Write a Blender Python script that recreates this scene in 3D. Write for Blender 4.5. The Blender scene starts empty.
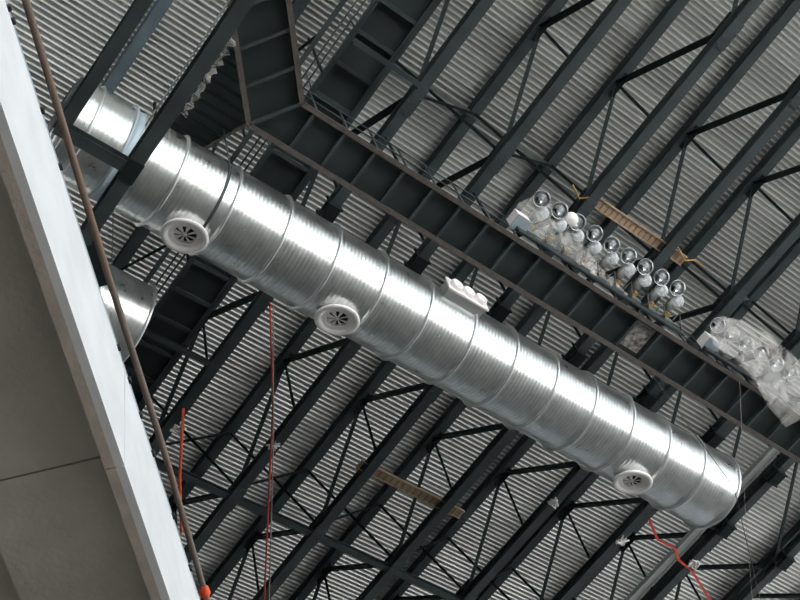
import bpy, bmesh, math, random
from mathutils import Vector, Matrix
random.seed(7)
C = bpy.context.scene.collection
S = bpy.context.scene
EYE = 1.6
# ------------------------------------------------------------------ camera, world, sun, exposure
R = ((0.78507515, -0.59104945, -0.18524999), (0.45014429, 0.7498729, -0.48483065), (0.42547284, 0.29723927, 0.85476411))
cam = bpy.data.objects.new('camera', bpy.data.cameras.new('camera')); C.objects.link(cam)
m = Matrix.Identity(4)
for i in range(3):
    m[i][0] = R[0][i]; m[i][1] = -R[1][i]; m[i][2] = -R[2][i]
m[2][3] = EYE
cam.matrix_world = m
cam.data.sensor_width = 36; cam.data.lens = 56.4055; cam.data.clip_end = 500
S.camera = cam
S.view_settings.view_transform = 'Standard'; S.view_settings.look = 'None'; S.view_settings.gamma = 1
S.view_settings.use_curve_mapping = False
S.view_settings.exposure = 0.3
w = bpy.data.worlds.new('sky'); S.world = w; w.use_nodes = True
bg = w.node_tree.nodes['Background']; bg.inputs[0].default_value = (0.80, 0.90, 1.0, 1); bg.inputs[1].default_value = 1.5
sun = bpy.data.objects.new('sun', bpy.data.lights.new('sun', 'SUN')); C.objects.link(sun)
sun.data.energy = 20.0; sun.data.angle = math.radians(0.6); sun.data.color = (1.0, 0.98, 0.95)
sun.rotation_euler = Vector((-0.20, -0.42, 0.90)).to_track_quat('Z', 'Y').to_euler()

# ------------------------------------------------------------------ materials
def mat(name, col, rough=0.6, metal=0.0, var=0.0, vscale=3.0, bump=0.0, bscale=40.0, rnd=0.0, spec=None, stretch=None, col2=None, rvar=0.0):
    M = bpy.data.materials.new(name); M.use_nodes = True
    nt = M.node_tree; b = nt.nodes['Principled BSDF']
    b.inputs['Base Color'].default_value = (*col, 1); b.inputs['Roughness'].default_value = rough; b.inputs['Metallic'].default_value = metal
    if spec is not None: b.inputs['Specular IOR Level'].default_value = spec
    tc = nt.nodes.new('ShaderNodeTexCoord'); mp = nt.nodes.new('ShaderNodeMapping'); nt.links.new(tc.outputs['Object'], mp.inputs[0])
    if stretch: mp.inputs['Scale'].default_value = stretch
    last = None
    if var or col2:
        nz = nt.nodes.new('ShaderNodeTexNoise'); nz.inputs['Scale'].default_value = vscale; nz.inputs['Detail'].default_value = 5
        nt.links.new(mp.outputs[0], nz.inputs['Vector'])
        rp = nt.nodes.new('ShaderNodeValToRGB'); rp.color_ramp.elements[0].position = 0.35; rp.color_ramp.elements[1].position = 0.68
        c2 = col2 or tuple(min(1, c*(1+var)) for c in col); c1 = col if col2 else tuple(c*(1-var) for c in col)
        rp.color_ramp.elements[0].color = (*c1, 1); rp.color_ramp.elements[1].color = (*c2, 1)
        nt.links.new(nz.outputs['Fac'], rp.inputs[0]); last = rp.outputs[0]
        if rvar:
            mr = nt.nodes.new('ShaderNodeMapRange'); mr.inputs['To Min'].default_value = rough-rvar; mr.inputs['To Max'].default_value = rough+rvar
            nt.links.new(nz.outputs['Fac'], mr.inputs['Value']); nt.links.new(mr.outputs[0], b.inputs['Roughness'])
    if rnd:
        oi = nt.nodes.new('ShaderNodeObjectInfo'); mr = nt.nodes.new('ShaderNodeMapRange')
        mr.inputs['To Min'].default_value = 1-rnd; mr.inputs['To Max'].default_value = 1+rnd
        nt.links.new(oi.outputs['Random'], mr.inputs['Value'])
        mx = nt.nodes.new('ShaderNodeMix'); mx.data_type = 'RGBA'; mx.blend_type = 'MULTIPLY'; mx.inputs['Factor'].default_value = 1
        if last: nt.links.new(last, mx.inputs['A'])
        else: mx.inputs['A'].default_value = (*col, 1)
        nt.links.new(mr.outputs[0], mx.inputs['B']); last = mx.outputs['Result']
    if last: nt.links.new(last, b.inputs['Base Color'])
    if bump:
        n2 = nt.nodes.new('ShaderNodeTexNoise'); n2.inputs['Scale'].default_value = bscale; n2.inputs['Detail'].default_value = 3
        nt.links.new(mp.outputs[0], n2.inputs['Vector'])
        bp = nt.nodes.new('ShaderNodeBump'); bp.inputs['Strength'].default_value = bump; bp.inputs['Distance'].default_value = 0.02
        nt.links.new(n2.outputs['Fac'], bp.inputs['Height']); nt.links.new(bp.outputs[0], b.inputs['Normal'])
    return M
STEEL = mat('painted_steel', (0.030, 0.040, 0.043), 0.55, var=0.25, vscale=1.5)
STEEL2 = mat('painted_steel_dark', (0.012, 0.017, 0.018), 0.7, var=0.2, vscale=2, spec=0.15)
RUSTY = mat('primed_steel_edge', (0.055, 0.050, 0.047), 0.7, col2=(0.088, 0.070, 0.062), vscale=6)
PLATE = mat('catwalk_plate', (0.015, 0.023, 0.024), 0.65, var=0.2, vscale=1.2)
DECK = mat('galvanised_deck', (0.55, 0.56, 0.545), 0.34, metal=0.78, var=0.06, vscale=0.8, rnd=0.14, stretch=(0.3, 1, 1))
GALV = mat('galvanised_duct', (0.68, 0.70, 0.70), 0.285, metal=1.0, var=0.09, vscale=5, bump=0.10, bscale=1.2, rvar=0.03)
GALV2 = mat('galvanised_ring', (0.66, 0.67, 0.67), 0.34, metal=0.9)
WHITE = mat('white_enamel', (0.80, 0.76, 0.75), 0.45)
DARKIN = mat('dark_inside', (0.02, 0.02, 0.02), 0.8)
FASC = mat('white_fascia', (0.76, 0.765, 0.77), 0.6, var=0.05, vscale=2.5, bump=0.1, bscale=12)
CONC = mat('precast_concrete', (0.58, 0.53, 0.47), 0.85, var=0.13, vscale=1.6, bump=0.25, bscale=25)
CONC2 = mat('precast_edge_concrete', (0.54, 0.47, 0.41), 0.85, var=0.12, vscale=4, bump=0.25, bscale=25)
ALU = mat('blue_grey_channel', (0.36, 0.43, 0.48), 0.5, metal=0.3)
FLOOR = mat('floor_darkened_for_shade', (0.235, 0.225, 0.21), 0.85, var=0.15, vscale=0.15)  # unseen floor, tone darkened so less light bounces into the deck flutes
GROUND = mat('ground_brightened_for_bounce', (0.60, 0.60, 0.585), 0.85, var=0.1, vscale=0.15)  # unseen ground, tone brightened to throw light onto deck and duct
PIPE = mat('rusty_pipe', (0.17, 0.14, 0.12), 0.7, col2=(0.21, 0.12, 0.075), vscale=0.6)
ORANGE = mat('orange_tape', (0.85, 0.10, 0.03), 0.6)
RED = mat('red_strap', (0.62, 0.06, 0.035), 0.6)
ROPEW = mat('pale_rope', (0.38, 0.33, 0.30), 0.8)
WOOD = mat('weathered_timber', (0.36, 0.26, 0.18), 0.8, var=0.2, vscale=6, stretch=(1, 6, 6))
WOODD = mat('timber_batten', (0.22, 0.15, 0.10), 0.85)
YELL = mat('yellow_rope', (0.42, 0.25, 0.08), 0.7)
TRAY = mat('grey_tray', (0.34, 0.36, 0.35), 0.5, metal=0.3)
MIRROR = mat('polished_reflector', (0.82, 0.84, 0.86), 0.13, metal=1.0)
HOUS = mat('lamp_housing', (0.16, 0.17, 0.165), 0.5, metal=0.3)
YTAG = mat('amber_tag', (0.30, 0.20, 0.07), 0.5)
MIDG = mat('mid_grey_steel', (0.11, 0.125, 0.12), 0.5, var=0.2)
WIRE = mat('thin_wire', (0.05, 0.05, 0.05), 0.6)
BLUEST = mat('blue_grey_steel', (0.10, 0.135, 0.16), 0.5, var=0.15)
def glass(name, col, alpha, rough=0.35, bump=0.0, scale=8):
    M = bpy.data.materials.new(name); M.use_nodes = True; nt = M.node_tree; b = nt.nodes['Principled BSDF']
    b.inputs['Base Color'].default_value = (*col, 1); b.inputs['Roughness'].default_value = rough
    tr = nt.nodes.new('ShaderNodeBsdfTransparent'); mx = nt.nodes.new('ShaderNodeMixShader')
    nz = nt.nodes.new('ShaderNodeTexNoise'); nz.inputs['Scale'].default_value = scale; nz.inputs['Detail'].default_value = 4; nz.inputs['Distortion'].default_value = 1.0
    tc = nt.nodes.new('ShaderNodeTexCoord'); nt.links.new(tc.outputs['Object'], nz.inputs['Vector'])
    mr = nt.nodes.new('ShaderNodeMapRange'); mr.inputs['From Min'].default_value = 0.3; mr.inputs['From Max'].default_value = 0.7
    mr.inputs['To Min'].default_value = max(0, alpha-0.15); mr.inputs['To Max'].default_value = min(1, alpha+0.18)
    nt.links.new(nz.outputs['Fac'], mr.inputs['Value']); nt.links.new(mr.outputs[0], mx.inputs[0])
    nt.links.new(tr.outputs[0], mx.inputs[1]); nt.links.new(b.outputs[0], mx.inputs[2])
    if bump:
        bp = nt.nodes.new('ShaderNodeBump'); bp.inputs['Strength'].default_value = bump; bp.inputs['Distance'].default_value = 0.05
        nt.links.new(nz.outputs['Fac'], bp.inputs['Height']); nt.links.new(bp.outputs[0], b.inputs['Normal'])
    nt.links.new(mx.outputs[0], nt.nodes['Material Output'].inputs[0])
    return M
PLASTIC = glass('translucent_sheeting', (0.66, 0.64, 0.62), 0.17, 0.25, bump=0.5, scale=2.2)
LENS = glass('prismatic_lens', (0.90, 0.94, 0.98), 0.85, 0.12, bump=1.0, scale=30)
CLEAR = glass('clear_glass_bowl', (0.75, 0.78, 0.80), 0.30, 0.05, scale=3)

# ------------------------------------------------------------------ mesh helpers
class MB:
    def __init__(s): s.v = []; s.f = []; s.sm = []
    def add(s, vs, fs, smooth=False):
        o = len(s.v); s.v += [tuple(v) for v in vs]; s.f += [tuple(i+o for i in f) for f in fs]; s.sm += [smooth]*len(fs); return s
    def box(s, x0, x1, y0, y1, z0, z1):
        vs = [(x, y, z) for z in (z0, z1) for y in (y0, y1) for x in (x0, x1)]
        return s.add(vs, [(0, 2, 3, 1), (4, 5, 7, 6), (0, 1, 5, 4), (2, 6, 7, 3), (0, 4, 6, 2), (1, 3, 7, 5)])
    def bar(s, a, b, w, h, up=(0, 0, 1)):
        a = Vector(a); b = Vector(b); d = (b-a).normalized(); u = Vector(up); r = d.cross(u)
        if r.length < 1e-4: r = d.cross(Vector((1, 0, 0)))
        r.normalize(); u = r.cross(d).normalized()
        vs = [p + r*sx*w/2 + u*sy*h/2 for p in (a, b) for sy in (-1, 1) for sx in (-1, 1)]
        return s.add(vs, [(0, 1, 3, 2), (4, 6, 7, 5), (0, 4, 5, 1), (2, 3, 7, 6), (0, 2, 6, 4), (1, 5, 7, 3)])
    def ibeam(s, a, b, w, h, tf=0.02, tw=0.015, up=(0, 0, 1)):
        # a, b: centre of the BOTTOM flange underside
        a = Vector(a); b = Vector(b); u = Vector(up)
        for o, ww, hh in ((tf/2, w, tf), (h-tf/2, w, tf), (h/2, tw, h-2*tf)): s.bar(a+u*o, b+u*o, ww, hh, up)
        return s
    def angle(s, a, b, w, t=0.012, up=(0, 0, 1)):
        # double angle: flat leg + standing leg
        a = Vector(a); b = Vector(b); d = (b-a).normalized(); u = Vector(up); r = d.cross(u).normalized(); u = r.cross(d)
        s.bar(a, b, w, t, up); s.bar(a+u*w*0.3, b+u*w*0.3, t*2, w*0.6, up); return s
    def tube(s, pts, r, n=8, cap=True):
        pts = [Vector(p) for p in pts]; vs = []; prev = None
        for i, p in enumerate(pts):
            d = (pts[min(i+1, len(pts)-1)]-pts[max(i-1, 0)]).normalized()
            if prev is None: x = d.orthogonal().normalized()
            else: x = (prev - d*prev.dot(d)).normalized()
            prev = x; y = d.cross(x)
            vs += [p + (x*math.cos(2*math.pi*k/n)+y*math.sin(2*math.pi*k/n))*r for k in range(n)]
        fs = [(i*n+k, i*n+(k+1) % n, (i+1)*n+(k+1) % n, (i+1)*n+k) for i in range(len(pts)-1) for k in range(n)]
        if cap: fs += [tuple(range(n))[::-1], tuple(range((len(pts)-1)*n, len(pts)*n))]
        return s.add(vs, fs, True)
    def lathe(s, o, ax, prof, n=32, closed=False):
        # prof: list of (radius, distance along ax)
        o = Vector(o); ax = Vector(ax).normalized(); x = ax.orthogonal().normalized(); y = ax.cross(x)
        vs = []
        for r, t in prof: vs += [o+ax*t+(x*math.cos(2*math.pi*k/n)+y*math.sin(2*math.pi*k/n))*r for k in range(n)]
        fs = [(i*n+k, i*n+(k+1) % n, (i+1)*n+(k+1) % n, (i+1)*n+k) for i in range(len(prof)-1) for k in range(n)]
        return s.add(vs, fs, True)
    def prism(s, poly, z0, z1):
        n = len(poly); vs = [(x, y, z0) for x, y in poly]+[(x, y, z1) for x, y in poly]
        return s.add(vs, [tuple(range(n))[::-1], tuple(range(n, 2*n))]+[(i, (i+1) % n, n+(i+1) % n, n+i) for i in range(n)])
    def mesh(s, name, material):
        me = bpy.data.meshes.new(name); me.from_pydata(s.v, [], s.f); me.polygons.foreach_set('use_smooth', s.sm)
        me.materials.append(material); me.update(); return me
    def build(s, name, material, parent=None, **kw):
        o = bpy.data.objects.new(name, s.mesh(name, material)); C.objects.link(o)
        if parent is not None: o.parent = parent
        root = parent
        while root is not None and root.parent is not None: root = root.parent
        if root is not None and root.type == 'EMPTY':
            for v in o.data.vertices: v.co -= root.location
        for k, v in kw.items(): o[k] = v
        return o
def link(name, me, parent, loc=None):
    o = bpy.data.objects.new(name, me); C.objects.link(o); o.parent = parent
    if loc is not None: o.location = loc
    return o
def thing(name, label, cat, loc, group=None):
    o = bpy.data.objects.new(name, None); C.objects.link(o); o.location = loc; o['label'] = label; o['category'] = cat
    if group: o['group'] = group
    return o
def tag(o, label, cat, group=None):
    o['label'] = label; o['category'] = cat
    if group: o['group'] = group
    return o
def Z(h): return h+EYE

H = 25.0                      # bottom chords above eye
TB = H*1.106                  # top chords above eye
ZB, ZT = Z(H), Z(TB); ZD = ZT+0.30

# ------------------------------------------------------------------ ground, roof deck
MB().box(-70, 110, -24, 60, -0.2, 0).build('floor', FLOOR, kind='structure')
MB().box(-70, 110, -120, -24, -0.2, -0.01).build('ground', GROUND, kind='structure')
ceil = bpy.data.objects.new('ceiling', None); C.objects.link(ceil); ceil['kind'] = 'structure'; ceil.location = (0, 0, ZD)
PITCH = 0.137; NR = 6
def deck_mesh(x0, x1):
    b = MB(); prof = []
    for k in range(NR):
        y = k*PITCH
        prof += [(y, 0), (y+0.024, 0), (y+0.053, 0.038), (y+0.108, 0.038)]
    prof.append((NR*PITCH, 0)); prof.append((NR*PITCH+0.004, 0.001))
    vs = [(x, y, z) for y, z in prof for x in (x0, x1)]
    fs = [(2*i, 2*i+1, 2*i+3, 2*i+2) for i in range(len(prof)-1)]
    return b.add(vs, fs).mesh('deck_sheet', DECK)
dms = [deck_mesh(-3, 12.3), deck_mesh(12.3, 24.9), deck_mesh(24.9, 40)]
y = -9.0; k = 0
while y < 28:
    for dm in dms: link('deck_sheet', dm, ceil, (0, y, 0.004*(k % 2)))
    y += NR*PITCH; k += 1
yend = y
for (a, b_, c, d) in ((-40, 70, -38, -9), (-40, 70, yend, 45), (-40, -3, -9, yend), (40, 70, -9, yend)):
    MB().box(a, b_, c, d, ZD, ZD+0.1).build('roof_shade_slab', DECK, kind='structure')  # unseen plain roof slabs, extended outward to shade the hall
# closed sides of the hall beyond the frame
WALLM = mat('wall_panels', (0.30, 0.31, 0.31), 0.7)
MB().box(-40.3, -40, -38, 45, 0, ZD+0.1).build('wall_west', WALLM, kind='structure')
MB().box(-40, 70, 45, 45.3, 0, ZD+0.1).build('wall_south', WALLM, kind='structure')

# ------------------------------------------------------------------ trusses
ORD = ['first', 'second', 'third', 'fourth', 'fifth', 'sixth', 'seventh', 'eighth', 'ninth', 'tenth', 'eleventh']
SP = 2.508; X0 = 9.74
BN = [v*H for v in (-0.24, -0.022, 0.180, 0.405, 0.612, 0.825)]
TN = [v*H for v in (-0.345, -0.13, 0.080, 0.293, 0.507, 0.720, 0.93)]
Y0, Y1 = -11.0, 27.5
def ib(w, h, y0=Y0, y1=Y1): return MB().ibeam((0, y0, 0), (0, y1, 0), w, h)
me_bot = ib(0.255, 0.28).mesh('bottom_chord', STEEL); me_top = ib(0.265, 0.296).mesh('top_chord', STEEL)
me_botthin = MB().angle((0, Y0, 0), (0, Y1, 0), 0.11).mesh('bottom_chord', STEEL)
hT = TB-H
diagA = MB().angle((0, 0, 0), (0, BN[2]-TN[2]-0, 0), 0.1)
def web_meshes():
    out = []
    for j, ty in enumerate(TN):
        for by in BN:
            if 0.5 < ty-by < 3.6: out.append(('diagonal', MB().angle((0, ty, hT+0.02), (0, by+0.12, 0.27), 0.19).mesh('diagonal', STEEL2)))
            if 0.5 < by-ty < 3.6: out.append(('diagonal', MB().angle((0, ty, hT+0.02), (0, by-0.12, 0.27), 0.11).mesh('diagonal', STEEL2)))
        if Y0 < ty < Y1: out.append(('vertical', MB().angle((0, ty, 0.26), (0, ty, hT+0.02), 0.075, up=(1, 0, 0)).mesh('vertical', STEEL2)))
    for by in BN: out.append(('gusset_plate', MB().box(-0.008, 0.008, by-0.32, by+0.32, 0.2, 0.62).mesh('gusset_plate', STEEL2)))
    for ty in TN: out.append(('gusset_plate', MB().box(-0.008, 0.008, ty-0.34, ty+0.34, hT-0.28, hT+0.05).mesh('gusset_plate', STEEL2)))
    return out
WM = web_meshes()
spl = MB().box(-0.15, 0.15, -0.36, 0.36, -0.022, 0.0)
for sx in (-0.11, 0.11):
    for q in range(4): spl.lathe((sx, -0.27+q*0.18, -0.022), (0, 0, -1), [(0.022, 0), (0.022, 0.018), (0.0, 0.018)], 6)
me_cbx = MB().box(-0.16, 0.16, 0, 0.36, -0.10, 0.0).box(-0.19, 0.19, 0.36, 0.40, -0.12, 0.30).box(-0.19, 0.19, -0.04, 0.0, -0.12, 0.30).mesh('connection_box', STEEL2)
me_spl = spl.mesh('splice_plate', STEEL)
def cross_meshes():
    out = []
    for yy in (4.55, 15.25):
        out.append(MB().angle((0, yy, 0.28), (SP, yy, hT+0.0), 0.075).mesh('cross_brace', STEEL2))
        out.append(MB().angle((0, yy, hT+0.0), (SP, yy, 0.28), 0.075).mesh('cross_brace', STEEL2))
    return out
CM = cross_meshes()
me_strB = MB().ibeam((0.02, 15.45, 0.03), (SP-0.02, 15.45, 0.03), 0.16, 0.18, up=(0, 0, 1)).mesh('strut', STEEL)
me_strT = MB().ibeam((0.02, 4.6, hT-0.02), (SP-0.02, 4.6, hT-0.02), 0.11, 0.12).mesh('strut', MIDG)
NTR = 10
for i in range(NTR):
    x = X0+SP*i
    pos = ' at far left, emerging beside the dark catwalk crossing behind the duct' if i == 0 else (' at the far right' if i == NTR-1 else '')
    t = thing('roof_truss', f'{ORD[i]} full-depth steel truss{pos}' if i in (0, NTR-1) else f'dark steel roof truss, {ORD[i]} full-depth one counted from the left', 'roof truss', (x, 0, ZB), 'parallel roof trusses under the metal deck')
    link('bottom_chord', me_bot, t); link('top_chord', me_top, t, (0, 0, hT))
    for nm, me in WM: link(nm, me, t)
    for by in BN[1:]: link('splice_plate', me_spl, t, (0, by+0.1, 0))
    for cy in (7.55, 9.6): link('connection_box', me_cbx, t, (0, cy, 0))
    if i < NTR-1:
        for me in CM: link('cross_brace', me, t)
        link('strut', me_strB, t)
        if i < 5: link('strut', me_strT, t)
t = thing('light_truss', 'light steel truss with thin bottom chord, left of the catwalk behind the duct', 'roof truss', (X0-SP, 0, ZB))
link('bottom_chord', me_botthin, t, (0, 0, 0.03)); link('top_chord', me_top, t, (0, 0, hT))
for ty in TN[2:5]:
    MB().angle((0, ty, 0.05), (0, ty, hT+0.02), 0.06, up=(1, 0, 0)).build('vertical', STEEL2, t)
for o in t.children:
    if o.name.startswith('vertical'): o.location = (0, 0, 0)
for ch in list(t.children):
    if ch.name.startswith('vertical'):
        for v in ch.data.vertices: v.co += t.location
for ty, by in ((TN[3], BN[3]), (TN[4], BN[3]), (TN[4], BN[4]), (TN[3], BN[2])):
    link('diagonal', MB().angle((0, ty, hT+0.02), (0, by, 0.04), 0.07).mesh('diagonal', STEEL2), t)
t = tag(MB().ibeam((X0-2*SP, Y0, ZT), (X0-2*SP, 11.0, ZT), 0.26, 0.298).build('roof_beam', BLUEST), 'blue grey steel purlin beam directly under the deck, between the two lower left beams', 'steel beam')

# lower beams at left, in front of the duct
h = 18.75; xa, xb = 2.945, 4.19; yb = 6.88
o = MB().ibeam((xa, -8, Z(h)), (xa, yb+0.1, Z(h)), 0.20, 0.26).build('lower_beam', STEEL); tag(o, 'dark steel beam nearest the white fascia, ending at the short cross beam', 'steel beam')
lb = thing('lower_beam', 'long dark steel beam crossing in front of the left end of the duct', 'steel beam', (xb, 0, Z(h)))
MB().ibeam((xb, -8, Z(h)), (xb, 8.5, Z(h)), 0.23, 0.30).build('beam', STEEL, lb)
MB().box(xb-0.13, xb+0.13, 6.7, 7.1, Z(h)-0.02, Z(h)).build('splice_plate', STEEL2, lb)
MB().box(xb-0.17, xb-0.155, -6, 6.2, Z(h)+0.24, Z(h)+0.30).build('edge_highlight', GALV2, lb, label='pale strip standing in for light on the beam edge')  # pale strip added to show light caught on the flange edge
o = MB().ibeam((xa+0.1, yb, Z(h)), (xb-0.1, yb, Z(h)), 0.20, 0.24).build('cross_beam', STEEL); tag(o, 'short dark cross beam joining the two lower left beams in front of the duct', 'steel beam')
o = MB().ibeam((4.30, 8.35, Z(h)), (4.86, 8.9, Z(h)), 0.2, 0.24).build('stub_beam', STEEL2)
tag(o, 'short dark stub beam under the end of the long lower left beam', 'steel beam')

# ------------------------------------------------------------------ ducts
DY, DZ, DR = 8.087, Z(22.4), 0.943
def duct_section(x0, x1, r=DR):
    L = x1-x0; nrib = max(2, round(L/0.0907)); p = L/nrib; prof = []
    for k in range(nrib):
        t = k*p; prof += [(r, t), (r, t+p*0.5), (r+0.0031, t+p*0.66), (r+0.0031, t+p*0.84)]
    prof.append((r, L)); return MB().lathe((x0, DY, DZ), (1, 0, 0), prof, 96)
def ring(x, r=DR, w=0.04, hgt=0.06):
    return MB().lathe((x, DY, DZ), (1, 0, 0), [(r-0.005, -w), (r+hgt*0.7, -w*0.6), (r+hgt, 0), (r+hgt*0.7, w*0.6), (r-0.005, w)], 96)
duct = thing('air_duct', 'large galvanised spiral air duct running diagonally across the whole picture', 'air duct', (5, DY, DZ))
RX = [5.59+1.18*k for k in range(14)]
cuts = [3.42, 3.79, 4.46]
for a, b_ in zip(cuts[:-1], cuts[1:]): duct_section(a, b_).build('duct_section', GALV, duct)
for c in cuts[:2]: ring(c).build('joint_ring', GALV2, duct)
MB().lathe((4.46, DY, DZ), (1, 0, 0), [(DR, 0), (DR+0.05, 0.0), (DR+0.05, 0.05), (DR-0.02, 0.06), (DR-0.02, 0.2), (DR, 0.22)], 96).build('flexible_collar', ALU, duct, label='pale collar joining the left end piece to the long run')
duct_section(4.68, RX[0]).build('duct_section', GALV, duct)
for a, b_ in zip(RX[:-1], RX[1:]): duct_section(a+0.0, b_-0.0).build('duct_section', GALV, duct)
for c in RX: ring(c).build('joint_ring', GALV2, duct)
MB().lathe((6.50, DY, DZ), (1, 0, 0), [(DR, -0.03), (DR+0.02, -0.03), (DR+0.02, 0.03), (DR, 0.03)], 96).build('hanger_band', STEEL, duct, label='dark hanger band around the duct')
# end cap with shallow dome
MB().lathe((RX[-1], DY, DZ), (1, 0, 0), [(DR+0.02, 0), (DR+0.015, 0.03), (DR-0.06, 0.05), (0.0, 0.06)], 96).build('end_cap', GALV2, duct)
for x in [X0-SP*1]+[X0+SP*i for i in range(5)]:
    xx = x
    if x < 8: xx = 6.50; top = ZB+0.9
    MB().tube([(xx, DY, DZ+DR-0.02), (xx, DY, ZB+0.01)], 0.012, 6).build('hanger_rod', STEEL, duct)
# hanger of the dark band goes up to the light truss side
MB().tube([(6.5, DY-DR-0.01, DZ+0.1), (6.5, DY-DR-0.01, ZB+0.05)], 0.018, 6).build('hanger_rod', STEEL, duct)
MB().bar((6.5, DY-DR-0.15, ZB+0.05), (X0-SP, DY-DR-0.15, ZB+0.05), 0.08, 0.06).build('hanger_bracket', STEEL2, duct)
MB().bar((6.5, DY-DR-0.15, ZB+0.05), (6.5, DY+0.1, ZB+0.05), 0.08, 0.06).build('hanger_bracket', STEEL2, duct)

def diffuser(x, ang, lab, so=0.10):
    a = math.radians(ang); n = Vector((0, math.sin(a), -math.cos(a))); o = Vector((x, DY, DZ))+n*(DR-0.10)
    d = MB().lathe(o, n, [(0.30, 0), (0.30, 0.12+so-0.03)], 40).build('diffuser_collar', GALV2, duct, label='round galvanised collar of a diffuser')
    f = o+n*(0.10+so)
    r = MB().lathe(f, n, [(0.30, -0.09), (0.40, -0.05), (0.452, -0.01), (0.458, 0.015), (0.440, 0.035), (0.40, 0.045), (0.345, 0.032), (0.325, 0.0), (0.31, -0.012), (0.235, -0.014), (0.225, -0.02), (0.22, -0.085)], 48).build('round_diffuser', WHITE, duct, label=lab)
    x_ = Vector((1, 0, 0)); y_ = n.cross(x_)
    MB().lathe(f, n, [(0.24, -0.085), (0.0, -0.085)], 32).build('shade_disc', DARKIN, r)  # dark disc put in for the shade seen between the vanes
    MB().lathe(f, n, [(0.0, -0.005), (0.025, -0.01), (0.03, -0.03), (0.03, -0.07)], 16).build('hub', WHITE, r)
    for k in range(8):
        t0 = 2*math.pi*(k+0.25)/8; wd = 0.20; vs = []
        for rr in (0.03, 0.22):
            for s_, dz in ((-1, -0.050), (1, -0.012)):
                t = t0+s_*wd*(1.0); vs.append(f+(x_*math.cos(t)+y_*math.sin(t))*rr+n*(dz if rr > 0.1 else -0.03))
        vs2 = [v+n*0.006 for v in vs]
        MB().add(vs+vs2, [(0, 1, 3, 2), (4, 6, 7, 5), (0, 4, 5, 1), (2, 3, 7, 6), (0, 2, 6, 4), (1, 5, 7, 3)]).build('vane', WHITE, r)
for x, lab in ((6.29, 'white round swirl diffuser near the left end of the duct'), (9.84, 'white round swirl diffuser left of the duct centre'), (18.19, 'white round swirl diffuser near the right end of the duct')):
    diffuser(x, 22.0, lab)
# rectangular take-off box on the far flank
a = math.radians(-86); n = Vector((0, math.sin(a), -math.cos(a))); tv = Vector((0, math.cos(a), math.sin(a)))
bo = Vector((12.26, DY, DZ))
b = MB(); hx, ht = 0.50, 0.17
vs = [bo+n*d+Vector((sx*hx, 0, 0))+tv*st*ht for d in (DR-0.12, DR+0.22) for st in (-1, 1) for sx in (-1, 1)]
b.add(vs, [(0, 1, 3, 2), (4, 6, 7, 5), (0, 4, 5, 1), (2, 3, 7, 6), (0, 2, 6, 4), (1, 5, 7, 3)])
box = b.build('takeoff_box', GALV2, duct, label='rectangular galvanised take-off box on the duct flank')
b = MB(); vs = [bo+n*d+Vector((sx*(hx+0.04), 0, 0))+tv*st*(ht+0.05) for d in (DR+0.22, DR+0.26) for st in (-1, 1) for sx in (-1, 1)]
b.add(vs, [(0, 1, 3, 2), (4, 6, 7, 5), (0, 4, 5, 1), (2, 3, 7, 6), (0, 2, 6, 4), (1, 5, 7, 3)]); b.build('register_frame', WHITE, box, label='white register frame')
for k in (-1, 0, 1):
    c = bo+n*(DR+0.26)+Vector((k*0.33, 0, 0))
    MB().lathe(c, n, [(0.15, -0.02), (0.15, 0.07), (0.13, 0.10), (0.09, 0.07), (0.0, 0.06)], 20).build('register_cap', WHITE, box)

d2 = thing('air_duct', 'shorter galvanised duct end showing beside the white fascia below the long duct', 'air duct', (5, 11.17, DZ))
oy = 11.17-DY
def sh(b):
    b.v = [(x, y+oy, z) for x, y, z in b.v]; return b
X2 = 6.75
for a_, b_ in ((2.0, 3.3), (3.3, 4.5), (4.5, 5.65), (5.65, X2)): sh(duct_section(a_, b_)).build('duct_section', GALV, d2)
for c in (3.3, 4.5, 5.65, X2): sh(ring(c)).build('joint_ring', GALV2, d2)
sh(MB().lathe((X2, DY, DZ), (1, 0, 0), [(DR+0.02, 0), (DR-0.06, 0.04), (0, 0.05)], 64)).build('end_cap', GALV2, d2)
for x in (3.4, 6.3): MB().tube([(x, 11.17, DZ+DR-0.02), (x, 11.17, ZD+0.01)], 0.012, 6).build('hanger_rod', STEEL, d2)

# ------------------------------------------------------------------ main catwalk
hc = 23.25; zc = Z(hc); ya, yb2 = 5.56, 6.50
cw = thing('catwalk', 'long dark steel catwalk carrying the floodlights, bending at its left end', 'catwalk', (7.2, 6, zc))
XE = 27.0
# bend corners
cu, cl = (0.311*hc, ya), (0.284*hc, yb2)
dirv = Vector((-0.667, -0.745)); Ls = 4.4
pu = (cu[0]+dirv.x*Ls, cu[1]+dirv.y*Ls); pl = (cl[0]+dirv.x*Ls, cl[1]+dirv.y*Ls)
def channel(a, b_, z=zc, dep=0.22):
    return MB().bar((a[0], a[1], z+0.01), (b_[0], b_[1], z+0.01), 0.11, 0.02).bar((a[0], a[1], z+dep/2), (b_[0], b_[1], z+dep/2), 0.02, dep)
channel(cu, (XE, ya)).build('side_channel', RUSTY, cw, label='brown primed side channel')
channel(cl, (XE, yb2)).build('side_channel', RUSTY, cw, label='brown primed side channel')
channel(pu, cu).build('side_channel', RUSTY, cw, label='brown primed side channel'); channel(pl, cl).build('side_channel', RUSTY, cw, label='brown primed side channel')
PX = 0.0327*hc; jx = [0.3253*hc+PX*k for k in range(0, 26) if 0.3253*hc+PX*k < XE]
jl = [0.3253*hc-PX*0.55]+jx
def joist(a, b_): return MB().bar((a[0], a[1], zc+0.03), (b_[0], b_[1], zc+0.03), 0.07, 0.015).bar((a[0], a[1], zc+0.10), (b_[0], b_[1], zc+0.10), 0.012, 0.15)
prev_u, prev_l = cu, cl
allx = jx+[XE]
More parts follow.
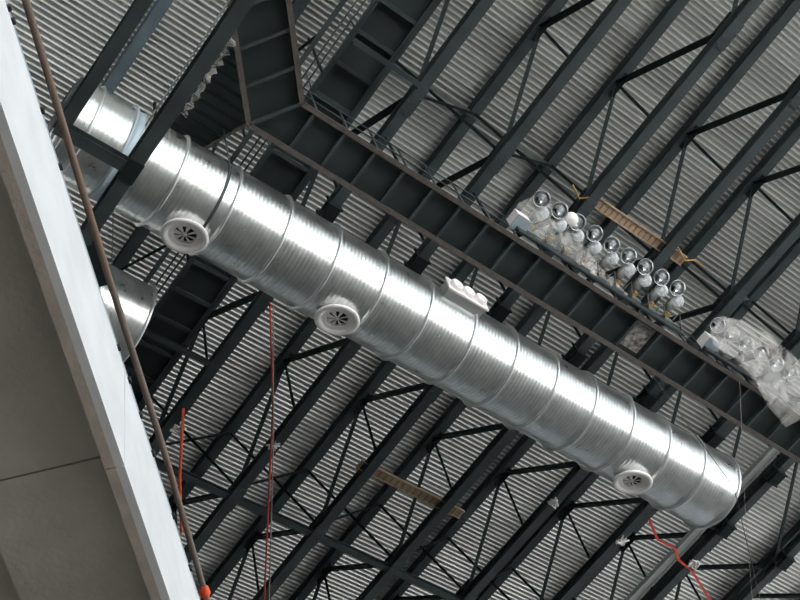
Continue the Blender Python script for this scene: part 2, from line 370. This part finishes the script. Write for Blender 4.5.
FILM = mat('speckled_film', (0.05, 0.05, 0.05), 0.4, col2=(0.42, 0.38, 0.35), vscale=9)
for k, x in enumerate(jx):
    joist((x, ya+0.03), (x, yb2-0.03)).build('joist', STEEL, cw)
    MB().prism([(prev_u[0], ya), (x, ya), (x, yb2), (prev_l[0], yb2)], zc+0.18, zc+0.20).build('floor_plate', PLATE, cw)
    prev_u = (x, ya); prev_l = (x, yb2)
joist((cu[0], cu[1]), (cl[0], cl[1])).build('joist', STEEL, cw)
q = 0
while q*0.76 < Ls-0.2:
    a_ = (cu[0]+dirv.x*q*0.76, cu[1]+dirv.y*q*0.76); b_ = (cl[0]+dirv.x*q*0.76, cl[1]+dirv.y*q*0.76)
    e = min((q+1)*0.76, Ls); a2 = (cu[0]+dirv.x*e, cu[1]+dirv.y*e); b2 = (cl[0]+dirv.x*e, cl[1]+dirv.y*e)
    MB().prism([a_, b_, b2, a2], zc+0.18, zc+0.20).build('floor_plate', PLATE, cw)
    if q: joist(a_, b_).build('joist', STEEL, cw)
    q += 1
me_post = MB().tube([(0, 0, 0.1), (0, 0, 1.12)], 0.024, 6).mesh('rail_post', STEEL)
for k, x in enumerate([cu[0]]+jx):
    o = link('rail_post', me_post, cw, (x-7.2, ya-0.03-6, 0))
for zz in (0.6, 1.12):
    MB().tube([(cu[0], ya-0.03, zc+zz), (XE, ya-0.03, zc+zz)], 0.016, 6).build('handrail', STEEL, cw)
    MB().tube([(pu[0], pu[1], zc+zz), (cu[0], ya-0.03, zc+zz)], 0.022, 6).build('handrail', STEEL, cw)
for i in range(0, 7):
    x = X0+SP*i
    MB().bar((x, yb2-0.1, zc+0.2), (x, yb2-0.1, ZB), 0.05, 0.05, up=(1, 0, 0)).build('hanger', STEEL2, cw)
    MB().bar((x, ya+0.05, zc+0.2), (x, ya+0.05, ZB), 0.05, 0.05, up=(1, 0, 0)).build('hanger', STEEL2, cw)
FX = 0.75*hc
o = MB().box(jx[12]+0.08, jx[13]-0.08, ya+0.12, yb2-0.12, zc+0.165, zc+0.178).build('speckled_film', FILM); tag(o, 'crumpled speckled plastic film stuck under one bay of the catwalk', 'plastic film')

# catwalk along the trusses (higher)
hy = 25.4; zy = Z(hy); xl, xr = 0.3115*hy, 0.3530*hy
c2 = thing('catwalk', 'higher dark catwalk crossing behind the long duct, parallel to the roof trusses', 'catwalk', ((xl+xr)/2, 6, zy))
for x in (xl, xr): channel((x, 0.5), (x, 15.5), zy).build('side_channel', STEEL, c2)
yy = 0.9; k = 0
while yy < 15.4:
    MB().bar((xl+0.03, yy, zy+0.03), (xr-0.03, yy, zy+0.03), 0.09, 0.015).bar((xl+0.03, yy, zy+0.10), (xr-0.03, yy, zy+0.10), 0.015, 0.15).build('joist', STEEL, c2)
    MB().box(xl, xr, yy, yy+0.79, zy+0.18, zy+0.20).build('floor_plate', PLATE, c2)
    yy += 0.80; k += 1
for x in (xl, ):
    for zz in (0.6, 1.1): MB().tube([(x-0.02, 0.5, zy+zz), (x-0.02, 15.5, zy+zz)], 0.02, 6).build('handrail', STEEL, c2)
    for q in range(10): MB().tube([(x-0.02, 0.9+1.6*q, zy+0.1), (x-0.02, 0.9+1.6*q, zy+1.1)], 0.02, 6).build('rail_post', STEEL, c2)
for yy in (1.5, 5.3, 10.6, 14.5):
    MB().bar((xl, yy, zy+0.15), (xl, yy, ZD), 0.05, 0.05, up=(1, 0, 0)).build('hanger', STEEL2, c2)
# struts between the high catwalk and the first truss
for yy in (4.25, 12.35):
    o = MB().ibeam((xl-0.05, yy, ZB-0.13), (X0-0.1, yy, ZB-0.13), 0.11, 0.12).build('lateral_strut', STEEL)
    tag(o, 'short steel strut below the higher catwalk, ' + ('above the long duct' if yy < 8 else 'below the long duct, towards the white fascia'), 'steel strut')

# ribbed platform next to the bend
hp = 24.2; P = [(0.231, 0.203), (0.236, 0.212), (0.284, 0.275), (0.262, 0.322), (0.240, 0.352), (0.230, 0.356)]
P = [(a*hp, b_*hp) for a, b_ in P]; zp = Z(hp)
pf = thing('ribbed_platform', 'dark ribbed platform between the long lower left beam and the catwalk bend', 'platform', (5.9, 6.5, zp))
MB().prism(P, zp+0.09, zp+0.12).build('floor_plate', PLATE, pf)
def span(yv, poly):
    xs = []
    for i in range(len(poly)):
        (x1, y1), (x2, y2) = poly[i], poly[(i+1) % len(poly)]
        if (y1-yv)*(y2-yv) < 0: xs.append(x1+(x2-x1)*(yv-y1)/(y2-y1))
    return (min(xs), max(xs)) if len(xs) >= 2 else None
yy = 5.4
while yy < 8.4:
    s_ = span(yy, P)
    if s_: MB().box(s_[0], s_[1], yy-0.035, yy+0.035, zp+0.03, zp+0.09).build('rib', STEEL2, pf)
    yy += 0.24
for i in (2, 3): 
    a_, b_ = P[i], P[(i+1) % 6]
    MB().bar((*a_, zp+0.05), (*b_, zp+0.05), 0.05, 0.12).build('edge_angle', RUSTY, pf, label='brown edge angle')
for i in (1, 2, 4): MB().bar((P[i][0], P[i][1], zp+0.1), (P[i][0], P[i][1], ZD), 0.06, 0.06, up=(1, 0, 0)).build('hanger', STEEL2, pf)

# ------------------------------------------------------------------ floodlights
def disc(b, o, n, r, t, k=24): return b.lathe(o, n, [(0, 0), (r, 0), (r, t), (0, t)], k)
def make_floodlight():
    M = {}
    aim = Vector((-0.30, -0.30, -0.90)).normalized()
    bc = Vector((-0.17, -0.25, 0.10))
    M['reflector'] = (MB().lathe(bc, aim, [(0.035, -0.17), (0.09, -0.16), (0.145, -0.10), (0.175, -0.03), (0.185, 0.03), (0.195, 0.035), (0.190, 0.045), (0.180, 0.035), (0.168, -0.03), (0.138, -0.095), (0.085, -0.15), (0.0, -0.155)], 28), MIRROR)
    M['bulb'] = (MB().lathe(bc-aim*0.13, aim, [(0.0, 0), (0.03, 0.005), (0.03, 0.05), (0.055, 0.09), (0.06, 0.12), (0.04, 0.155), (0.0, 0.165)], 14), CLEAR)
    ln = Vector((-0.62, -0.05, -0.78)).normalized()
    M['lens'] = (MB().lathe(Vector((0, 0, 0)), ln, [(0.0, 0.03), (0.10, 0.02), (0.155, 0.0), (0.165, -0.015), (0.15, -0.02), (0, -0.02)], 26), LENS)
    M['lens_back'] = (MB().lathe(Vector((0, 0, 0)), ln, [(0.165, -0.018), (0.14, -0.09), (0.06, -0.13), (0, -0.13)], 24), MIRROR)
    hx = Vector((-0.02, 0.16, 0.10)); M['housing'] = (MB().lathe(hx, Vector((-0.1, 0.75, -0.35)), [(0, -0.14), (0.07, -0.13), (0.105, -0.04), (0.11, 0.10), (0.08, 0.14), (0.06, 0.20), (0, 0.20)], 18), HOUS)
    M['ballast_tag'] = (MB().box(-0.07, 0.04, 0.32, 0.42, -0.12, -0.02), YTAG)
    M['bracket'] = (MB().bar((0.02, 0.1, 0.12), (0.02, 0.56, -0.12), 0.05, 0.02).bar((0.02, 0.1, 0.12), (-0.16, -0.22, 0.22), 0.04, 0.02), STEEL)
    M['ballast_box'] = (MB().box(-0.15, 0.13, 0.42, 0.56, -0.32, -0.10), HOUS)
    return [(k, b.mesh(k, m_)) for k, (b, m_) in M.items()]
FL = make_floodlight()
W1 = ['wrapped in sheeting, leftmost of the long bank', 'wrapped in sheeting, second in the long bank', 'under sheeting, third in the long bank, near the white globe', 'fourth in the long bank, below the white globe',
      'fifth in the long bank, middle of the row', 'sixth from the left in the long bank', 'seventh in the long bank, third from its right end', 'eighth in the long bank, next to its right end', 'rightmost of the long bank, uncovered']
W2 = ['leftmost of the wrapped right bank, beside its white box', 'second from the left in the wrapped right bank', 'third from the left in the wrapped right bank', 'fourth in the wrapped right bank, last clearly seen', 'fifth in the right bank, faint under thick sheeting', 'at the right edge of the picture, faint under thick sheeting']
for k in range(9):
    t = thing('floodlight', 'round floodlight with polished reflector, '+W1[k], 'floodlight', (13.36+0.541*k, 4.94, Z(24.0)), 'floodlights along the catwalk')
    for nm, me in FL: 
        if nm == 'lens' : link(nm, me, t)
        elif nm == 'lens_back': link('lens_shell', me, t)
        else: link(nm, me, t)
for k, x in enumerate((19.30, 19.80, 20.33, 20.88, 21.45, 22.0)):
    t = thing('floodlight', 'round floodlight with polished reflector, '+W2[k], 'floodlight', (x, 5.16, Z(24.0)), 'floodlights along the catwalk')
    for nm, me in FL:
        if nm.startswith('lens'): continue
        link(nm, me, t)
for (a_, b_, lab) in ((12.9, 18.1, 'long steel mounting rail under the left floodlight bank'), (18.9, 22.8, 'steel mounting rail under the wrapped right floodlight bank')):
    o = MB().box(a_, b_, 5.40, 5.50, Z(23.62), Z(23.68)).box(a_, b_, 5.40, 5.44, Z(23.45), Z(23.62)).build('mounting_rail', STEEL); tag(o, lab, 'rail')
def cbox(x, y, z, lab):
    t = thing('junction_box', lab, 'electrical box', (x, y, z))
    MB().box(x-0.19, x+0.17, y-0.15, y+0.17, z-0.02, z+0.32).build('box_body', WHITE, t)
    MB().box(x-0.21, x+0.19, y-0.17, y+0.19, z-0.05, z-0.02).build('lid', ALU, t)
    return t
cbox(12.98, 5.33, Z(23.72), 'pale grey electrical box at the left end of the long floodlight bank')
cbox(19.10, 5.33, Z(23.72), 'pale grey electrical box at the left end of the wrapped right bank')
o = MB().lathe((14.11, 4.72, Z(24.12)), (-0.5, -0.2, -0.8), [(0, 0.10), (0.09, 0.085), (0.15, 0.04), (0.17, -0.02), (0.12, -0.10), (0, -0.14)], 24).build('globe_lamp', WHITE); tag(o, 'white globe standing out above the left part of the long floodlight bank', 'lamp')
MB().bar((14.11, 4.75, Z(24.1)), (14.11, 5.45, Z(23.7)), 0.04, 0.04).build('stem', STEEL, o)
# small cable clutter and tape at bank feet
for k in range(9):
    x = 13.45+0.541*k; p = [(x, 5.45, Z(23.75)), (x+0.1, 5.28, Z(23.9)), (x+0.2, 5.15, Z(24.0)), (x+0.26, 5.3, Z(23.8)), (x+0.36, 5.45, Z(23.7))]
    o = MB().tube(p, 0.02, 5).build('cable', WIRE); tag(o, 'black cable loop behind floodlight, '+ORD[k]+' along the long bank', 'cable', 'cable loops behind the long floodlight bank')

# translucent sheeting: crumpled shells around the lamps
def sheet(name, top, bot, bulge, lab, seed=1, nu=56, nv=22, amp=0.05):
    rr = random.Random(seed); ph = [(rr.uniform(0, 6.28), rr.uniform(-9, 9), rr.uniform(-6, 6)) for _ in range(6)]
    def cur(P_, u):
        t = u*(len(P_)-1); i = min(int(t), len(P_)-2); f_ = t-i
        return Vector(P_[i]).lerp(Vector(P_[i+1]), f_)
    vs = []; fs = []
    for j in range(nv+1):
        v = j/nv
        for i in range(nu+1):
            u = i/nu; a_ = cur(top, u); b_ = cur(bot, u)
            cr = sum(abs(math.sin(p+q_*u*2+r_*v))-0.6 for p, q_, r_ in ph)/2
            p = a_.lerp(b_, v); e = math.sin(math.pi*v)**0.7*(0.35+0.65*min(1, 6*u, 6*(1-u)+0.3))
            p.z += EYE-bulge*e+amp*cr*e; p.y += amp*0.6*cr
            vs.append(p)
    for j in range(nv):
        for i in range(nu): a_ = j*(nu+1)+i; fs.append((a_, a_+1, a_+nu+2, a_+nu+1))
    o = MB().add(vs, fs, True).build(name, PLASTIC)
    sm = o.modifiers.new('thickness', 'SOLIDIFY'); sm.thickness = 0.004
    tag(o, lab, 'plastic sheeting'); return o
sheet('plastic_sheeting', [(13.09, 5.56, 24.35), (12.93, 5.11, 24.35), (13.14, 4.75, 24.35), (13.63, 4.73, 24.35), (14.27, 4.83, 24.35), (14.94, 4.95, 24.35), (15.5, 5.15, 24.35)], [(12.86, 5.53, 23.75), (13.2, 5.55, 23.75), (13.63, 5.49, 23.75), (14.02, 5.46, 23.75), (14.47, 5.48, 23.75), (14.99, 5.51, 23.75), (15.55, 5.5, 23.75)], 0.22, 'clear crumpled sheeting wrapped round the left floodlights of the long bank', seed=3)
sheet('plastic_sheeting', [(19.14, 5.1, 24.4), (19.28, 4.72, 24.4), (19.93, 4.53, 24.4), (20.78, 4.46, 24.4), (21.85, 4.57, 24.4), (23.21, 4.75, 24.4)], [(18.6, 5.17, 23.1), (19.36, 5.13, 23.1), (20.15, 5.32, 23.1), (21.11, 5.69, 23.1), (22.0, 5.9, 23.1), (22.42, 4.91, 23.1)], 0.30, 'large cloudy sheeting draped over the right floodlight bank and hanging below', seed=5, amp=0.045)

sheet('plastic_wrap', [(14.95, 5.30, 23.95), (15.4, 5.22, 24.0), (15.8, 5.30, 23.9), (16.3, 5.38, 23.8)], [(14.95, 5.52, 23.70), (15.5, 5.54, 23.66), (16.0, 5.54, 23.66), (16.4, 5.52, 23.70)], 0.08, 'grey loose wrapping bunched at the foot of the middle floodlights', seed=9, nu=24, nv=10, amp=0.06)

# ------------------------------------------------------------------ planks and ropes lying on the bottom chords
def plank(x0, x1, y, lab, n):
    z = ZB+0.28; t = thing('timber_plank', lab, 'plank', ((x0+x1)/2, y, z))
    MB().box(x0, x1, y-0.12, y+0.12, z, z+0.05).build('board', WOOD, t)
    for s_ in (-1, 1): MB().box(x0, x1, y+s_*0.12-0.015, y+s_*0.12+0.015, z-0.03, z+0.06).build('edge_rail', WOOD, t)
    for k in range(n):
        x = x0+(x1-x0)*(k+0.5)/n; MB().box(x-0.018, x+0.018, y-0.11, y+0.11, z-0.015, z).build('batten', WOODD, t)
plank(14.82, 18.0, 4.28, 'brown battened timber plank lying across chords above the long floodlight bank', 20)
plank(14.55, 17.95, 13.15, 'brown battened timber plank lying across chords below the duct centre', 18)
o = MB().tube([(14.25, 4.25, ZB+0.30), (14.5, 4.4, ZB+0.1), (14.75, 4.28, ZB+0.22), (14.95, 4.28, ZB+0.36)], 0.022, 6).build('tie_rope', YELL); tag(o, 'yellow rope tying the left end of the upper timber plank', 'rope')
o = MB().tube([(17.3, 4.0, ZB+0.36), (17.6, 4.1, ZB+0.2), (17.95, 4.24, ZB+0.2), (18.25, 4.1, ZB+0.3), (18.6, 4.15, ZB+0.4)], 0.022, 6).build('tie_rope', YELL); tag(o, 'yellow rope tying the right end of the upper timber plank', 'rope')

# pale tray
tr = thing('cable_tray', 'pale grey cable tray parallel to the trusses, passing behind the duct end', 'cable tray', (24.15, 10, ZB))
MB().box(24.0, 24.26, 6.5, 24, ZB+0.04, ZB+0.06).build('tray_base', TRAY, tr)
for s_ in (24.0, 24.26): MB().box(s_-0.012, s_+0.012, 6.5, 24, ZB+0.0, ZB+0.14).build('tray_side', TRAY, tr)
for q in range(6): MB().bar((24.13, 7+3*q, ZB+0.1), (24.79, 7+3*q, ZB+0.1), 0.05, 0.04).build('tray_bracket', STEEL, tr)

# ropes, straps, wires
def line(name, pts, r, M, lab, cat): return tag(MB().tube(pts, r, 6).build(name, M), lab, cat)
line('red_strap', [(9.86, 10.29, Z(24.99)), (11.5, 12.6, Z(24.93)), (14.9, 18.1, Z(24.7))], 0.022, RED, 'thin faded red strap running down from the duct underside, left of centre', 'strap')
line('pale_rope', [(10.0, 10.35, Z(24.99)), (11.9, 13.2, Z(24.8)), (12.1, 13.5, Z(24.78)), (15.05, 18.1, Z(24.6))], 0.016, ROPEW, 'pale thin rope hanging beside the faded red strap', 'rope')
line('red_strap', [(9.72, 13.73, Z(24.98)), (10.6, 15.3, Z(24.72)), (11.48, 16.65, Z(24.6))], 0.035, ORANGE, 'short bright orange red strap near the white fascia', 'strap')
b = MB(); pts = [(22.5, 10.6), (23.2, 11.0), (23.9, 11.0), (24.3, 11.26), (24.9, 11.35), (26.14, 11.88), (27.0, 12.2)]
for (a_, b_), (c_, d_) in zip(pts[:-1], pts[1:]): b.bar((a_, b_, ZB-0.03), (c_, d_, ZB-0.03), 0.07, 0.006)
tag(b.build('red_ribbon', RED), 'red warning ribbon strung between chords below the duct end', 'ribbon')
line('thin_wire', [(17.86, 6.55, Z(23.4)), (20.31, 7.29, Z(21.2)), (24.27*0.95, 9.89*0.95, Z(20.6))], 0.009, WIRE, 'thin dark wire hanging from the catwalk across the duct end', 'wire')
line('thin_wire', [(19.9, 5.4, Z(23.3)), (22.5, 8.2, Z(22.6)), (24.9, 10.6, Z(22.0))], 0.005, ROPEW, 'thin pale wire hanging below the wrapped right floodlight bank', 'wire')
def knot(x, y, lab, seed):
    rr = random.Random(seed); b = MB(); z = ZB-0.05
    for k in range(5):
        p = Vector((x, y, z)); pts = [p+Vector((rr.uniform(-.16, .16), rr.uniform(-.16, .16), rr.uniform(-.05, .06))) for _ in range(4)]
        b.tube([p+Vector((0, 0, 0.05))]+pts, 0.03, 5)
    tag(b.build('tie_knot', WHITE), lab, 'rag')
knot(9.91, 14.27, 'white rag knotted on the truss chord beside the orange strap', 1)
knot(19.68, 11.42, 'white rag knotted on a truss chord right below the duct', 2)
knot(22.30, 11.52, 'white rag knotted on a truss chord left of the red ribbon', 3)
knot(12.15, 13.58, 'white rag knotted on the pale rope under the duct', 4)
knot(24.78, 11.13, 'white rag knotted where the red ribbon meets the chord', 5)
# plastic strip hanging on the long lower beam
b = MB(); pts = []
for k in range(26):
    f_ = k/25; pts.append((4.30+0.02*f_+0.02*math.sin(k*1.9), 4.2+1.45*f_, Z(h)+0.005+0.004*math.sin(k*1.3)))
vs = []
for k, p in enumerate(pts): vs += [p, (p[0]+0.10+0.04*math.sin(k*2.1), p[1]+0.02, p[2]+0.03*math.cos(k*1.7)*math.sin(k*0.6))]
b.add(vs, [(2*i, 2*i+1, 2*i+3, 2*i+2) for i in range(25)], True)
o = b.build('plastic_strip', PLASTIC); tag(o, 'crumpled clear plastic strip along the long lower left beam', 'plastic strip'); o.modifiers.new('t', 'SOLIDIFY').thickness = 0.004

# ------------------------------------------------------------------ concrete tier at left
U = Vector((0.718, 0.696)); V = Vector((-0.696, 0.718)); hb = 7.0
def uv(s_, p_): q_ = U*s_+V*p_; return (q_.x, q_.y)
def slab(s0, s1, p0, p1, z0, z1): return MB().prism([uv(s0, p0), uv(s1, p0), uv(s1, p1), uv(s0, p1)][::1], z0, z1)
tier = thing('seating_tier', 'concrete upper seating tier with smooth white fascia along the left side', 'seating tier', (*uv(5, 1.5), Z(hb)))
pf_ = 0.193*hb; pbi = 0.2115*hb
ptop = 0.1637*8.25
J = 4.97; segs = [(-3.2, -0.02+J-6.0), (J-6.0+0.0, J), (J, J+6.0), (J+6.0, J+9.5)]
for s0, s1 in segs:
    s0 += 0.008; s1 -= 0.008
    slab(s0, s1, pf_, pf_+0.06, Z(hb)+0.0, Z(8.20)).build('fascia_panel', FASC, tier, label='smooth white fascia panel')
    slab(s0, s1, pf_+0.06, pbi, Z(hb)-0.0, Z(7.9)).build('edge_beam', CONC2, tier)
    slab(s0, s1, pbi, 2.385, Z(hb)+0.16, Z(hb)+0.5).build('precast_slab', CONC, tier)
    slab(s0, s1, 2.41, 5.0, Z(hb)+0.26, Z(hb)+0.6).build('precast_slab', CONC, tier)
    slab(s0, s1, 2.385, 2.41, Z(hb)+0.24, Z(hb)+0.6).build('riser', CONC2, tier)
    slab(s0, s1, pf_+0.02, pf_+0.10, Z(8.20), Z(8.38)).build('edge_channel', ALU, tier, label='blue grey metal channel along the top edge')
for px_, (a_, b_) in enumerate(((0.074, 0.299), (0.082, 0.306), (0.136, 0.359), (0.172, 0.395), (0.303, 0.522), (0.33, 0.547), (0.358, 0.576), (0.391, 0.608), (0.446, 0.665), (0.497, 0.713))):
    s_ = (Vector((a_, b_))*8.28).dot(U)
    slab(s_-0.018, s_+0.018, pf_-0.012, pf_+0.02, Z(8.25), Z(8.30)).build('clip', DARKIN, tier, label='small dark clip')
for s_ in (-1.5, 10.5): slab(s_-0.25, s_+0.25, 3.2, 3.7, 0, Z(hb)+0.26).build('column', CONC, tier)
pts = [(-1.4, 0.4, Z(8.62)), (0.6, 2.37, Z(8.60)), (2.2, 3.96, Z(8.57)), (3.4, 5.12, Z(8.57)), (4.62, 6.36, Z(8.60)), (6.6, 8.28, Z(8.65))]
hr = thing('edge_handrail', 'rusty brown pipe rail running along the top of the white fascia', 'pipe rail', (2.2, 3.94, Z(8.6)))
MB().tube(pts, 0.027, 10).build('pipe', PIPE, hr)
for p in (pts[0], pts[-1]): MB().tube([p, (p[0], p[1], Z(8.36))], 0.027, 8).build('post', PIPE, hr)
b = MB(); rr = random.Random(4); c = Vector((4.56, 6.30, Z(8.6)))
b.lathe(c-Vector((0.05, 0.05, 0)), (0.7, 0.7, 0), [(0.02, 0), (0.045, 0.02), (0.05, 0.08), (0.03, 0.12)], 10)
for k in range(5): b.bar(c, c+Vector((rr.uniform(-.12, .14), rr.uniform(-.1, .16), rr.uniform(-.1, .02))), 0.03, 0.004)
tag(b.build('orange_tape', ORANGE), 'orange tape knotted round the lower end of the pipe rail', 'tape')
